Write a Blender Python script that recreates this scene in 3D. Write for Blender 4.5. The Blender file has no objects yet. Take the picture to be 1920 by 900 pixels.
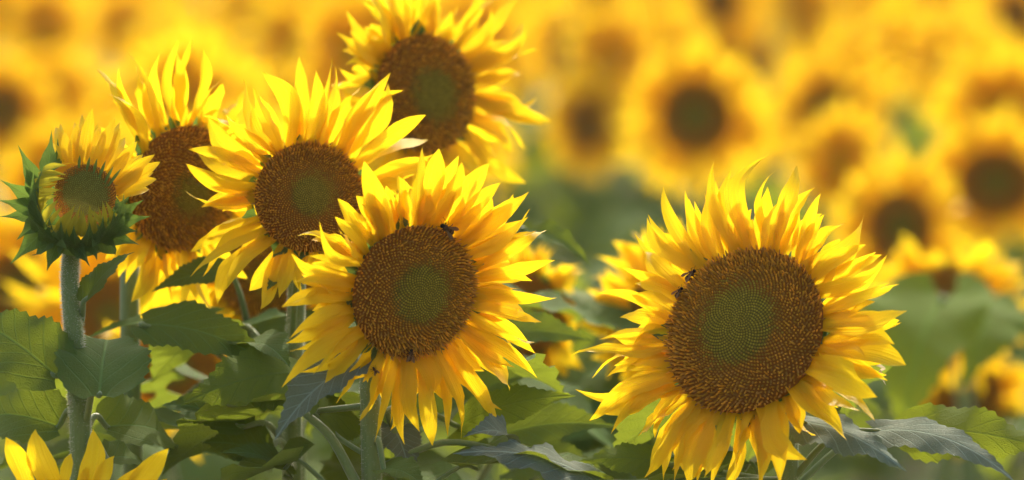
import bpy, math, random
from mathutils import Vector, Matrix

# ------------------------------------------------------------------ scene, camera, light
sc = bpy.context.scene
COL = sc.collection
sc.render.engine = 'CYCLES'
sc.cycles.use_denoising = True
sc.cycles.max_bounces = 10
sc.cycles.transmission_bounces = 8
sc.cycles.diffuse_bounces = 6
sc.cycles.sample_clamp_indirect = 6.0
sc.view_settings.view_transform = 'Standard'
sc.view_settings.look = 'None'
sc.view_settings.gamma = 1.0
sc.view_settings.use_curve_mapping = False
sc.view_settings.exposure = 1.15

CAM_Z, PITCH, LENS, SENSOR = 2.10, math.radians(4.3), 200.0, 36.0
FOCUS = 5.98
cam_data = bpy.data.cameras.new('camera')
cam_data.lens = LENS
cam_data.sensor_width = SENSOR
cam_data.clip_start = 0.1
cam_data.clip_end = 600
cam_data.dof.use_dof = True
cam_data.dof.focus_distance = FOCUS
cam_data.dof.aperture_fstop = 2.9
cam = bpy.data.objects.new('camera', cam_data)
COL.objects.link(cam)
cam.location = (0, 0, CAM_Z)
cam.rotation_euler = (math.pi / 2 - PITCH, 0, 0)
sc.camera = cam

SUN_ELEV, SUN_AZ = math.radians(35), math.radians(9)      # azimuth from +Y towards +X
sun_dir = Vector((math.sin(SUN_AZ) * math.cos(SUN_ELEV), math.cos(SUN_AZ) * math.cos(SUN_ELEV), math.sin(SUN_ELEV)))
world = bpy.data.worlds.new('World')
sc.world = world
world.use_nodes = True
wn = world.node_tree
sky = wn.nodes.new('ShaderNodeTexSky')
sky.sky_type = 'NISHITA'
sky.sun_disc = False
sky.sun_elevation = SUN_ELEV
sky.sun_rotation = SUN_AZ
sky.dust_density = 7.0
bg = wn.nodes['Background']
bg.inputs['Strength'].default_value = 0.15
wn.links.new(sky.outputs[0], bg.inputs['Color'])

sun_data = bpy.data.lights.new('sun', 'SUN')
sun_data.energy = 2.2
sun_data.angle = math.radians(0.53)
sun_data.color = (1.0, 0.88, 0.68)
sun = bpy.data.objects.new('sun', sun_data)
COL.objects.link(sun)
sun.location = (4, 6, 8)
sun.rotation_euler = (-sun_dir).to_track_quat('-Z', 'Y').to_euler()

FWD = Vector((0, math.cos(PITCH), -math.sin(PITCH)))
UPC = Vector((0, math.sin(PITCH), math.cos(PITCH)))
RGT = Vector((1, 0, 0))
EYE = Vector((0, 0, CAM_Z))
K = SENSOR / LENS / 1920.0


def P(px, py, d):
    """the place seen at a spot of the photograph, d metres along the line of sight"""
    return EYE + FWD * d + RGT * ((px - 960) * K * d) + UPC * ((450 - py) * K * d)


def W(x, y, z):
    """a direction given as right, up, towards the viewer"""
    return (RGT * x + UPC * y - FWD * z).normalized()


def on_plane(px, py, c, n):
    d = P(px, py, 1.0) - EYE
    return EYE + d * ((c - EYE).dot(n) / d.dot(n))


def pix(p):
    v = p - EYE
    d = v.dot(FWD)
    return 960 + v.dot(RGT) / (K * d), 450 - v.dot(UPC) / (K * d), d


# ------------------------------------------------------------------ materials
def mat(name):
    m = bpy.data.materials.new(name)
    m.use_nodes = True
    nt = m.node_tree
    nt.nodes.clear()
    return m, nt


def N(nt, typ, **kw):
    n = nt.nodes.new(typ)
    for k, v in kw.items():
        setattr(n, k, v)
    return n


def mth(nt, op, a, b=None, c=None):
    n = nt.nodes.new('ShaderNodeMath')
    n.operation = op
    for i, x in enumerate((a, b, c)):
        if x is None:
            continue
        if isinstance(x, (int, float)):
            n.inputs[i].default_value = x
        else:
            nt.links.new(x, n.inputs[i])
    return n.outputs[0]


def mixc(nt, f, a, b, mode='MIX'):
    n = nt.nodes.new('ShaderNodeMix')
    n.data_type = 'RGBA'
    n.blend_type = mode
    for idx, x in ((0, f), (6, a), (7, b)):
        if isinstance(x, (int, float)):
            n.inputs[idx].default_value = x
        elif isinstance(x, tuple):
            n.inputs[idx].default_value = (*x, 1)
        else:
            nt.links.new(x, n.inputs[idx])
    return n.outputs[2]


def smooth(nt, x, lo, hi, a=0.0, b=1.0):
    n = nt.nodes.new('ShaderNodeMapRange')
    n.interpolation_type = 'SMOOTHSTEP'
    nt.links.new(x, n.inputs[0])
    for i, v in enumerate((lo, hi, a, b)):
        n.inputs[i + 1].default_value = v
    return n.outputs[0]


def thin_shader(nt, color, tcolor, trans, rough, spec, bump=None, sheen=0.0):
    """a thin blade: reflecting and letting light through"""
    p = N(nt, 'ShaderNodeBsdfPrincipled')
    nt.links.new(color, p.inputs['Base Color'])
    p.inputs['Roughness'].default_value = rough
    p.inputs['Specular IOR Level'].default_value = spec
    p.inputs['Sheen Weight'].default_value = sheen
    p.inputs['Sheen Roughness'].default_value = 0.4
    t = N(nt, 'ShaderNodeBsdfTranslucent')
    nt.links.new(tcolor, t.inputs['Color'])
    if bump is not None:
        nt.links.new(bump, p.inputs['Normal'])
        nt.links.new(bump, t.inputs['Normal'])
    mx = N(nt, 'ShaderNodeMixShader')
    if isinstance(trans, float):
        mx.inputs[0].default_value = trans
    else:
        nt.links.new(trans, mx.inputs[0])
    nt.links.new(p.outputs[0], mx.inputs[1])
    nt.links.new(t.outputs[0], mx.inputs[2])
    o = N(nt, 'ShaderNodeOutputMaterial')
    nt.links.new(mx.outputs[0], o.inputs[0])


def petal_material(name, tip, base, trans_col, bump_s=0.35, streak=(0.85, 0.53, 0.005), aged=(0.87, 0.55, 0.008), fleck=(0.93, 0.68, 0.04), trans=0.52):
    m, nt = mat(name)
    uv = N(nt, 'ShaderNodeUVMap')
    sep = N(nt, 'ShaderNodeSeparateXYZ')
    nt.links.new(uv.outputs[0], sep.inputs[0])
    oi = N(nt, 'ShaderNodeObjectInfo')
    # streaks that run the length of the petal
    comb = N(nt, 'ShaderNodeCombineXYZ')
    nt.links.new(mth(nt, 'MULTIPLY', sep.outputs[0], 0.7), comb.inputs[0])
    nt.links.new(mth(nt, 'MULTIPLY', sep.outputs[1], 17.0), comb.inputs[1])
    nt.links.new(mth(nt, 'MULTIPLY', oi.outputs['Random'], 37.0), comb.inputs[2])
    nz = N(nt, 'ShaderNodeTexNoise')
    nz.inputs['Scale'].default_value = 1.0
    nz.inputs['Detail'].default_value = 3.0
    nt.links.new(comb.outputs[0], nz.inputs['Vector'])
    geo = N(nt, 'ShaderNodeNewGeometry')
    n2 = N(nt, 'ShaderNodeTexNoise')
    n2.inputs['Scale'].default_value = 45.0
    n2.inputs['Detail'].default_value = 2.0
    nt.links.new(geo.outputs['Position'], n2.inputs['Vector'])
    f = smooth(nt, sep.outputs[0], 0.02, 0.55)
    c = mixc(nt, f, base, tip)
    c = mixc(nt, smooth(nt, nz.outputs[0], 0.40, 0.66, 0.0, 0.5), c, streak)
    c = mixc(nt, mth(nt, 'MULTIPLY', oi.outputs['Random'], 0.30), c, aged)
    c = mixc(nt, smooth(nt, n2.outputs[0], 0.55, 0.8, 0.0, 0.25), c, fleck)
    tc = mixc(nt, 0.55, c, trans_col)
    b = N(nt, 'ShaderNodeBump')
    b.inputs['Strength'].default_value = bump_s * 2.0
    b.inputs['Distance'].default_value = 0.002
    nt.links.new(nz.outputs[0], b.inputs['Height'])
    thin_shader(nt, c, tc, trans, 0.5, 0.2, b.outputs[0])
    return m


M = {}
M['petal'] = petal_material('petal', (0.90, 0.65, 0.016), (0.89, 0.56, 0.007), (0.96, 0.71, 0.014))
M['bud_petal'] = petal_material('bud_petal', (0.60, 0.50, 0.03), (0.24, 0.29, 0.035), (0.66, 0.58, 0.03), 0.35, (0.34, 0.36, 0.03), (0.45, 0.42, 0.03), (0.7, 0.6, 0.05), 0.4)
M['field_petal'] = petal_material('field_petal', (0.86, 0.60, 0.018), (0.84, 0.53, 0.009), (0.90, 0.64, 0.016), 0.35, (0.83, 0.50, 0.005), (0.83, 0.50, 0.006), (0.90, 0.60, 0.02), 0.46)


def leaf_material(name, top, under, trans_col, grey, trans=0.42):
    m, nt = mat(name)
    uv = N(nt, 'ShaderNodeUVMap')
    sep = N(nt, 'ShaderNodeSeparateXYZ')
    nt.links.new(uv.outputs[0], sep.inputs[0])
    u = sep.outputs[0]
    av = mth(nt, 'ABSOLUTE', mth(nt, 'SUBTRACT', sep.outputs[1], 0.5))          # 0 midrib .. 0.5 edge
    geo = N(nt, 'ShaderNodeNewGeometry')
    nz = N(nt, 'ShaderNodeTexNoise')
    nz.inputs['Scale'].default_value = 9.0
    nz.inputs['Detail'].default_value = 4.0
    tc_ = N(nt, 'ShaderNodeTexCoord')
    nt.links.new(tc_.outputs['Object'], nz.inputs['Vector'])
    wob = mth(nt, 'MULTIPLY', mth(nt, 'SUBTRACT', nz.outputs[0], 0.5), 0.10)
    # side veins that leave the midrib at a slant and bend towards the tip
    s = mth(nt, 'SUBTRACT', mth(nt, 'ADD', u, wob), mth(nt, 'MULTIPLY', mth(nt, 'POWER', av, 0.8), 0.62))
    fr = mth(nt, 'FRACT', mth(nt, 'MULTIPLY', mth(nt, 'ADD', s, 1.0), 7.0))
    dv = mth(nt, 'ABSOLUTE', mth(nt, 'SUBTRACT', fr, 0.5))
    vein = smooth(nt, dv, 0.0, 0.085, 1.0, 0.0)
    rib = smooth(nt, av, 0.006, 0.022, 1.0, 0.0)
    vor = N(nt, 'ShaderNodeTexVoronoi', feature='DISTANCE_TO_EDGE')
    vor.inputs['Scale'].default_value = 34.0
    mp = N(nt, 'ShaderNodeMapping')
    nt.links.new(uv.outputs[0], mp.inputs[0])
    nt.links.new(uv.outputs[0], vor.inputs['Vector'])
    net = smooth(nt, vor.outputs['Distance'], 0.0, 0.12, 1.0, 0.0)
    allv = mth(nt, 'MAXIMUM', mth(nt, 'MULTIPLY', vein, 0.75), rib)
    oi = N(nt, 'ShaderNodeObjectInfo')
    n3 = N(nt, 'ShaderNodeTexNoise')
    n3.inputs['Scale'].default_value = 26.0
    n3.inputs['Detail'].default_value = 5.0
    nt.links.new(tc_.outputs['Object'], n3.inputs['Vector'])
    ctop = mixc(nt, smooth(nt, n3.outputs[0], 0.3, 0.75), top, tuple(x * 1.55 for x in top))
    ctop = mixc(nt, mth(nt, 'MULTIPLY', oi.outputs['Random'], 0.4), ctop, tuple(x * y for x, y in zip(top, (1.7, 1.25, 0.7))))
    ctop = mixc(nt, mth(nt, 'MULTIPLY', allv, 0.8), ctop, tuple(min(1, x * 2.8) for x in top))
    ctop = mixc(nt, mth(nt, 'MULTIPLY', net, 0.16), ctop, tuple(x * 1.9 for x in top))
    # a few dry brown flecks
    n4 = N(nt, 'ShaderNodeTexNoise')
    n4.inputs['Scale'].default_value = 55.0
    nt.links.new(tc_.outputs['Object'], n4.inputs['Vector'])
    ctop = mixc(nt, smooth(nt, n4.outputs[0], 0.74, 0.80, 0.0, 0.7), ctop, (0.16, 0.09, 0.03))
    cund = mixc(nt, mth(nt, 'MULTIPLY', allv, 0.6), under, tuple(min(1, x * 1.8) for x in under))
    c = mixc(nt, geo.outputs['Backfacing'], ctop, cund)
    tcol = mixc(nt, mth(nt, 'MULTIPLY', allv, 0.55), trans_col, tuple(x * 0.35 for x in trans_col))
    tcol = mixc(nt, smooth(nt, n3.outputs[0], 0.35, 0.7, 0.0, 0.4), tcol, tuple(x * 0.55 for x in trans_col))
    h = mth(nt, 'ADD', mth(nt, 'MULTIPLY', allv, -0.7), mth(nt, 'MULTIPLY', net, -0.25))
    h = mth(nt, 'ADD', h, mth(nt, 'MULTIPLY', n3.outputs[0], 0.5))
    b = N(nt, 'ShaderNodeBump')
    b.inputs['Strength'].default_value = 0.6
    b.inputs['Distance'].default_value = 0.004
    nt.links.new(h, b.inputs['Height'])
    thin_shader(nt, c, tcol, trans, 0.75, 0.05, b.outputs[0], grey)
    return m


M['leaf'] = leaf_material('leaf', (0.058, 0.112, 0.028), (0.09, 0.14, 0.05), (0.26, 0.33, 0.025), 0.05, 0.38)
M['sky_grey_leaf'] = leaf_material('sky_grey_leaf', (0.115, 0.155, 0.115), (0.13, 0.17, 0.12), (0.16, 0.20, 0.05), 0.12, 0.25)  # leaf copy greyed in its colour to stand in for reflected sky
M['lit_leaf'] = leaf_material('lit_leaf', (0.085, 0.155, 0.022), (0.11, 0.17, 0.035), (0.34, 0.42, 0.025), 0.0, 0.45)  # brighter leaf copy, the glow of back-lit blades put into its colours
M['bract'] = leaf_material('bract', (0.085, 0.15, 0.04), (0.11, 0.17, 0.06), (0.22, 0.36, 0.05), 0.08, 0.35)


def stem_material():
    m, nt = mat('stem')
    tc_ = N(nt, 'ShaderNodeTexCoord')
    uv = N(nt, 'ShaderNodeUVMap')
    sep = N(nt, 'ShaderNodeSeparateXYZ')
    nt.links.new(uv.outputs[0], sep.inputs[0])
    comb = N(nt, 'ShaderNodeCombineXYZ')
    nt.links.new(mth(nt, 'MULTIPLY', sep.outputs[0], 6.0), comb.inputs[0])
    nt.links.new(mth(nt, 'MULTIPLY', sep.outputs[1], 26.0), comb.inputs[1])
    nz = N(nt, 'ShaderNodeTexNoise')
    nz.inputs['Scale'].default_value = 1.0
    nz.inputs['Detail'].default_value = 4.0
    nt.links.new(comb.outputs[0], nz.inputs['Vector'])
    n2 = N(nt, 'ShaderNodeTexNoise')
    n2.inputs['Scale'].default_value = 300.0
    nt.links.new(tc_.outputs['Object'], n2.inputs['Vector'])
    c = mixc(nt, nz.outputs[0], (0.12, 0.19, 0.04), (0.22, 0.29, 0.08))
    c = mixc(nt, smooth(nt, n2.outputs[0], 0.62, 0.75, 0, 0.5), c, (0.25, 0.30, 0.12))
    p = N(nt, 'ShaderNodeBsdfPrincipled')
    nt.links.new(c, p.inputs['Base Color'])
    p.inputs['Roughness'].default_value = 0.55
    p.inputs['Sheen Weight'].default_value = 0.25
    p.inputs['Subsurface Weight'].default_value = 0.25
    p.inputs['Subsurface Radius'].default_value = (0.004, 0.006, 0.002)
    b = N(nt, 'ShaderNodeBump')
    b.inputs['Strength'].default_value = 0.5
    b.inputs['Distance'].default_value = 0.002
    nt.links.new(mth(nt, 'ADD', nz.outputs[0], mth(nt, 'MULTIPLY', n2.outputs[0], 0.4)), b.inputs['Height'])
    nt.links.new(b.outputs[0], p.inputs['Normal'])
    o = N(nt, 'ShaderNodeOutputMaterial')
    nt.links.new(p.outputs[0], o.inputs[0])
    return m


M['stem'] = stem_material()


def vcol_material(name, rough, spec, noise_amt, trans=0.0, sheen=0.0):
    m, nt = mat(name)
    a = N(nt, 'ShaderNodeAttribute')
    a.attribute_name = 'Col'
    tc_ = N(nt, 'ShaderNodeTexCoord')
    nz = N(nt, 'ShaderNodeTexNoise')
    nz.inputs['Scale'].default_value = 420.0
    nt.links.new(tc_.outputs['Object'], nz.inputs['Vector'])
    c = mixc(nt, noise_amt, a.outputs['Color'], nz.outputs[0], 'OVERLAY')
    p = N(nt, 'ShaderNodeBsdfPrincipled')
    nt.links.new(c, p.inputs['Base Color'])
    p.inputs['Roughness'].default_value = rough
    p.inputs['Specular IOR Level'].default_value = spec
    p.inputs['Sheen Weight'].default_value = sheen
    o = N(nt, 'ShaderNodeOutputMaterial')
    if trans:
        t = N(nt, 'ShaderNodeBsdfTranslucent')
        nt.links.new(c, t.inputs['Color'])
        mx = N(nt, 'ShaderNodeMixShader')
        mx.inputs[0].default_value = trans
        nt.links.new(p.outputs[0], mx.inputs[1])
        nt.links.new(t.outputs[0], mx.inputs[2])
        nt.links.new(mx.outputs[0], o.inputs[0])
    else:
        nt.links.new(p.outputs[0], o.inputs[0])
    return m


M['floret'] = vcol_material('floret', 0.75, 0.08, 0.25, 0.38)
M['insect'] = vcol_material('insect', 0.8, 0.1, 0.3)


def flat_material(name, col, rough=0.5, trans=None):
    m, nt = mat(name)
    geo = N(nt, 'ShaderNodeTexCoord')
    nz = N(nt, 'ShaderNodeTexNoise')
    nz.inputs['Scale'].default_value = 60.0
    nz.inputs['Detail'].default_value = 4.0
    nt.links.new(geo.outputs['Object'], nz.inputs['Vector'])
    c = mixc(nt, nz.outputs[0], tuple(x * 0.7 for x in col), tuple(min(1, x * 1.3) for x in col))
    if trans:
        thin_shader(nt, c, c, trans, rough, 0.3)
    else:
        p = N(nt, 'ShaderNodeBsdfPrincipled')
        nt.links.new(c, p.inputs['Base Color'])
        p.inputs['Roughness'].default_value = rough
        o = N(nt, 'ShaderNodeOutputMaterial')
        nt.links.new(p.outputs[0], o.inputs[0])
    return m


M['hair'] = flat_material('hair', (0.62, 0.62, 0.50), 0.4, 0.5)
M['dry'] = flat_material('dry', (0.50, 0.44, 0.30), 0.7, 0.4)
M['wing'] = flat_material('wing', (0.22, 0.13, 0.05), 0.6, 0.4)


def soil_material():
    m, nt = mat('soil')
    tc_ = N(nt, 'ShaderNodeTexCoord')
    nz = N(nt, 'ShaderNodeTexNoise')
    nz.inputs['Scale'].default_value = 3.0
    nz.inputs['Detail'].default_value = 9.0
    nt.links.new(tc_.outputs['Object'], nz.inputs['Vector'])
    c = mixc(nt, nz.outputs[0], (0.07, 0.06, 0.03), (0.18, 0.14, 0.07))
    p = N(nt, 'ShaderNodeBsdfPrincipled')
    nt.links.new(c, p.inputs['Base Color'])
    p.inputs['Roughness'].default_value = 0.9
    b = N(nt, 'ShaderNodeBump')
    b.inputs['Distance'].default_value = 0.08
    nt.links.new(nz.outputs[0], b.inputs['Height'])
    nt.links.new(b.outputs[0], p.inputs['Normal'])
    o = N(nt, 'ShaderNodeOutputMaterial')
    nt.links.new(p.outputs[0], o.inputs[0])
    return m


M['soil'] = soil_material()

# ------------------------------------------------------------------ object helpers
WLOC = {}          # world place of each object's origin (no rotations are used on hand-placed plants)


class Geo:
    def __init__(self):
        self.v, self.f, self.uv, self.c = [], [], [], []

    def add(self, verts, faces, uvs=None, cols=None):
        o = len(self.v)
        self.v += verts
        self.f += [tuple(i + o for i in f) for f in faces]
        self.uv += uvs if uvs else [(0.0, 0.0)] * len(verts)
        if cols:
            self.c += cols


def mesh_of(name, g, origin, smooth_shade=True):
    me = bpy.data.meshes.new(name)
    me.from_pydata([tuple(Vector(p) - origin) for p in g.v], [], g.f)
    uvl = me.uv_layers.new(name='UVMap')
    li = [0] * len(me.loops)
    me.loops.foreach_get('vertex_index', li)
    flat = []
    for i in li:
        flat += g.uv[i]
    uvl.data.foreach_set('uv', flat)
    if g.c:
        at = me.color_attributes.new('Col', 'FLOAT_COLOR', 'POINT')
        fc = []
        for c in g.c:
            fc += (c[0], c[1], c[2], 1.0)
        at.data.foreach_set('color', fc)
    if smooth_shade:
        me.polygons.foreach_set('use_smooth', [True] * len(me.polygons))
    me.update()
    return me


def part(name, g, material, parent, origin=None, smooth_shade=True, kind=None):
    origin = Vector(origin) if origin is not None else Vector(g.v[0])
    me = mesh_of(name, g, origin, smooth_shade)
    me.materials.append(M[material] if isinstance(material, str) else material)
    o = bpy.data.objects.new(name, me)
    COL.objects.link(o)
    if parent is not None:
        o.parent = parent
        o.location = origin - WLOC[parent.name]
    else:
        o.location = origin
    WLOC[o.name] = origin
    if kind:
        o['kind'] = kind
    return o


def thing(name, loc, label, cat, group=None):
    o = bpy.data.objects.new(name, None)
    o.empty_display_size = 0.05
    COL.objects.link(o)
    o.location = loc
    WLOC[o.name] = Vector(loc)
    o['label'] = label
    o['category'] = cat
    if group:
        o['group'] = group
    return o


def lerp_tab(tab, t):
    for (a, x), (b, y) in zip(tab, tab[1:]):
        if t <= b:
            return x + (y - x) * (t - a) / (b - a)
    return tab[-1][1]


PETAL = [(0, .60), (.10, .72), (.28, .92), (.45, 1.0), (.62, .93), (.78, .68), (.90, .36), (1, .0)]
LATE = [(0, .50), (.12, .58), (.30, .78), (.50, .95), (.65, 1.0), (.80, .80), (.90, .46), (.96, .16), (1, .0)]
SLIM = [(0, .52), (.15, .64), (.40, .86), (.6, .78), (.78, .48), (.9, .2), (1, .0)]
LEAF = [(0, .30), (.04, .62), (.12, .90), (.24, 1.0), (.38, .96), (.55, .76), (.72, .47), (.86, .22), (.95, .08), (1, 0.0)]
BRACT = [(0, .80), (.2, 1.0), (.38, .84), (.55, .48), (.7, .24), (.86, .11), (1, 0.0)]


def blade(g, base, tip, width, nrm, prof, nt, nw, arch=0.0, sway=0.0, fold=0.0, ripple=0.0, curl=0.0,
          twist=0.0, serr=0, lobe=0.0, groove=0.0, ph=0.0, edge=0.0):
    """a petal, bract or leaf from base to tip; nrm is the side its upper face looks to"""
    base, tip = Vector(base), Vector(tip)
    X = tip - base
    L = X.length
    ex = X / L
    en = (nrm - ex * nrm.dot(ex))
    if en.length < 1e-4:
        en = ex.orthogonal()
    en.normalize()
    ey = en.cross(ex)
    vs, us, fs = [], [], []
    for i in range(nt + 1):
        t = i / nt
        c = base + ex * (L * t) + en * (L * (arch * 4 * t * (1 - t) + curl * (t ** 3 - t ** 9 * 0.4))) + ey * (L * sway * math.sin(math.pi * t) * (0.5 + t))
        a = twist * (t * t)
        yr, nr = ey * math.cos(a) + en * math.sin(a), en * math.cos(a) - ey * math.sin(a)
        w0 = lerp_tab(prof, t)
        w = width * 0.5 * w0
        for j in range(nw + 1):
            v = -1 + 2 * j / nw
            ww = w
            ax = 0.0
            if serr and abs(v) > 0.99 and 0.06 < t < 0.97:
                saw = 1.0 if i % 2 else 0.0
                ww = w * (1 - 0.06 * saw) - width * 0.018 * saw
                ax = L * 0.010 * (1 - saw)
            z = fold * ww * abs(v) + groove * ww * math.cos(v * math.pi * 1.5) * (1 - 0.5 * t) \
                + ripple * width * v * v * math.sin(7.5 * t * math.pi * (0.8 + 0.2 * math.cos(ph)) + ph + (1.3 if v > 0 else 0)) * (0.35 + w0) \
                + edge * ww * v ** 4
            vs.append(c + yr * (ww * v) + nr * z + ex * (ax - lobe * L * abs(v) ** 1.6 * math.exp(-7 * t)))
            us.append((t, 0.5 + 0.5 * v * w0))
    m = nw + 1
    for i in range(nt):
        for j in range(nw):
            a = i * m + j
            if i == nt - 1:
                fs.append((a, a + m, a + m + 1, a + 1))
            else:
                fs.append((a, a + m, a + m + 1, a + 1))
    g.add(vs, fs, us)


def tube(g, pts, radii, sides=10, ridge=0.0, cap=True):
    pts = [Vector(p) for p in pts]
    n = len(pts)
    o = len(g.v)
    prev = None
    vs, us, fs = [], [], []
    for i, p in enumerate(pts):
        d = (pts[min(i + 1, n - 1)] - pts[max(i - 1, 0)]).normalized()
        if prev is None:
            prev = d.orthogonal().normalized()
        s = (prev - d * prev.dot(d)).normalized()
        prev = s
        b = d.cross(s)
        for k in range(sides):
            a = 2 * math.pi * k / sides
            r = radii[i] * (1 + ridge * math.cos(a * 5 + 1.0) + ridge * 0.6 * math.cos(a * 9))
            vs.append(p + s * (r * math.cos(a)) + b * (r * math.sin(a)))
            us.append((i / 4.0, k / sides))
    for i in range(n - 1):
        for k in range(sides):
            a, b2 = i * sides + k, i * sides + (k + 1) % sides
            fs.append((a, b2, b2 + sides, a + sides))
    if cap:
        fs.append(tuple(range((n - 1) * sides, n * sides)))
    g.add(vs, fs, us)


def spline(ctrl, per=8):
    c = [Vector(p) for p in ctrl]
    c = [c[0] * 2 - c[1]] + c + [c[-1] * 2 - c[-2]]
    out = []
    for i in range(1, len(c) - 2):
        for k in range(per):
            t = k / per
            a, b, d, e = c[i - 1], c[i], c[i + 1], c[i + 2]
            out.append(0.5 * ((2 * b) + (d - a) * t + (2 * a - 5 * b + 4 * d - e) * t * t + (3 * b - a - 3 * d + e) * t ** 3))
    out.append(c[-2])
    return out


def frame_of(n):
    ex = Vector((0, 0, 1)).cross(n)
    ex.normalize()
    return ex, n.cross(ex), n


def dome_z(r, h):
    return h * (1 - min(r, 1.0) ** 2.4)


def jit(c, a, rng):
    k = 1 + rng.uniform(-a, a)
    return tuple(max(0.0, x * k) for x in c)


GREEN, DARK, TAN, RUST = (0.55, 0.42, 0.05), (0.52, 0.24, 0.025), (0.90, 0.55, 0.055), (0.82, 0.43, 0.035)


def floret_geo(center, fr, R, h, count, rng, off=(0, 0), rg=0.40, rd=0.56, tall=1.0, green=GREEN):
    """the packed florets of a disc: closed green buds inside, a ring of brown buds, open florets outside"""
    ex, ey, ez = fr
    g = Geo()
    pw = 0.56
    for i in range(count):
        r = ((i + 0.5) / count) ** pw
        s0 = R * math.sqrt(2 * math.pi * pw / count) * max(r, .05) ** (1 - 1 / (2 * pw))
        th = i * 2.399963
        x, y = r * math.cos(th), r * math.sin(th)
        k = (1 - r * r)
        x, y = x + off[0] * k, y + off[1] * k
        rr = math.hypot(x, y)
        rj = r + rng.gauss(0, 0.06)
        out = (ex * math.cos(th) + ey * math.sin(th))
        p = center + ex * (R * x) + ey * (R * y) + ez * dome_z(rr, h)
        ax = (ez + out * (0.30 * rr + (0.75 * rr ** 4 if r > 0.6 else 0))).normalized()
        if rj < rg:
            hh, wb, wm = s0 * 0.55, s0 * 0.50, s0 * 0.34
            cb, ct = jit((0.34, 0.24, 0.03), .2, rng), jit(green, .22, rng)
        elif rj < rd:
            f = (rj - rg) / (rd - rg)
            hh, wb, wm = s0 * (0.8 + 0.3 * f), s0 * 0.46, s0 * 0.30
            cb, ct = jit(DARK, .3, rng), jit(tuple(a + (b - a) * f for a, b in zip((0.36, 0.25, 0.05), RUST)), .25, rng)
        else:
            f = min(1.0, (rj - rd) / 0.2)
            hh, wb, wm = s0 * (1.0 + 1.0 * f) * tall * rng.uniform(0.65, 1.4), s0 * 0.38, s0 * rng.uniform(0.20, 0.30)
            cb, ct = jit(DARK, .3, rng), jit(rng.choice((TAN, TAN, RUST, (0.56, 0.32, 0.06))), .3, rng)
            ax = (ax + ex * rng.gauss(0, .24) + ey * rng.gauss(0, .24)).normalized()
        t1 = ax.orthogonal().normalized()
        t2 = ax.cross(t1)
        vs, cs = [], []
        a0 = rng.uniform(0, 1.5)
        for lev, w, hz, c in ((0, wb, -0.2, cb), (1, wm, 0.7, ct)):
            for q in range(4):
                a = a0 + q * math.pi / 2
                vs.append(p + t1 * (w * math.cos(a)) + t2 * (w * math.sin(a)) + ax * (hh * hz))
                cs.append(c)
        vs.append(p + ax * hh)
        cs.append(ct)
        fs = [(q, (q + 1) % 4, 4 + (q + 1) % 4, 4 + q) for q in range(4)] + [(4 + q, 4 + (q + 1) % 4, 8) for q in range(4)]
        g.add(vs, fs, None, cs)
    return g


def disc_geo(center, fr, R, h, rg=0.42, sides=40, rings=10, skirt=0.006):
    ex, ey, ez = fr
    g = Geo()
    vs, cs, fs = [center + ez * h], [(0.20, 0.16, 0.03)], []
    for i in range(1, rings + 1):
        r = i / rings
        for k in range(sides):
            a = 2 * math.pi * k / sides
            vs.append(center + (ex * math.cos(a) + ey * math.sin(a)) * (R * r) + ez * dome_z(r, h))
            cs.append((0.20, 0.16, 0.03) if r < rg else (0.34, 0.14, 0.022))
    for k in range(sides):
        a = 2 * math.pi * k / sides
        vs.append(center + (ex * math.cos(a) + ey * math.sin(a)) * (R * 0.99) - ez * skirt)
        cs.append((0.34, 0.14, 0.022))
    for k in range(sides):
        fs.append((0, 1 + k, 1 + (k + 1) % sides))
    for i in range(rings):
        for k in range(sides):
            a, b = 1 + i * sides + k, 1 + i * sides + (k + 1) % sides
            fs.append((a, a + sides, b + sides, b))
    g.add(vs, fs, None, cs)
    return g


def receptacle_geo(center, fr, R, depth, neck, sides=32):
    ex, ey, ez = fr
    g = Geo()
    vs, fs, us = [], [], []
    prof = [(0.97, -0.10), (1.00, -0.22), (0.98, -0.40), (0.84, -0.62), (0.55, -0.82)]
    prof = [(R * a, depth * b) for a, b in prof] + [(neck * 1.5, -depth * 0.97), (neck, -depth * 1.2)]
    for r, z in prof:
        for k in range(sides):
            a = 2 * math.pi * k / sides
            vs.append(center + (ex * math.cos(a) + ey * math.sin(a)) * r + ez * z)
            us.append((z * 20, k / sides))
    for i in range(len(prof) - 1):
        for k in range(sides):
            a, b = i * sides + k, i * sides + (k + 1) % sides
            fs.append((a, b, b + sides, a + sides))
    g.add(vs, fs, us)
    return g


def hair_geo(path, radii, count, rng, length=0.0034, zmin=None):
    g = Geo()
    n = len(path)
    for _ in range(count):
        i = rng.randrange(n - 1)
        f = rng.random()
        p = path[i].lerp(path[i + 1], f)
        r = radii[i] + (radii[i + 1] - radii[i]) * f
        d = (path[i + 1] - path[i]).normalized()
        s = d.orthogonal().normalized()
        b = d.cross(s)
        a = rng.uniform(0, 2 * math.pi)
        o = s * math.cos(a) + b * math.sin(a)
        q = p + o * (r * 0.97)
        l = length * rng.uniform(.5, 1.3)
        w = d * 0.00026
        tip = q + (o + d * rng.uniform(-.5, .3) + b * rng.uniform(-.3, .3)).normalized() * l
        g.add([q - w, q + w, tip], [(0, 1, 2)])
    return g


# ------------------------------------------------------------------ ground
gg = Geo()
gg.add([Vector((-150, -20, 0)), Vector((150, -20, 0)), Vector((150, 300, 0)), Vector((-150, 300, 0))], [(0, 1, 2, 3)], [(0, 0), (1, 0), (1, 1), (0, 1)])
ground = part('ground', gg, 'soil', None, (0, 0, 0))
ground['kind'] = 'structure'


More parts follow.
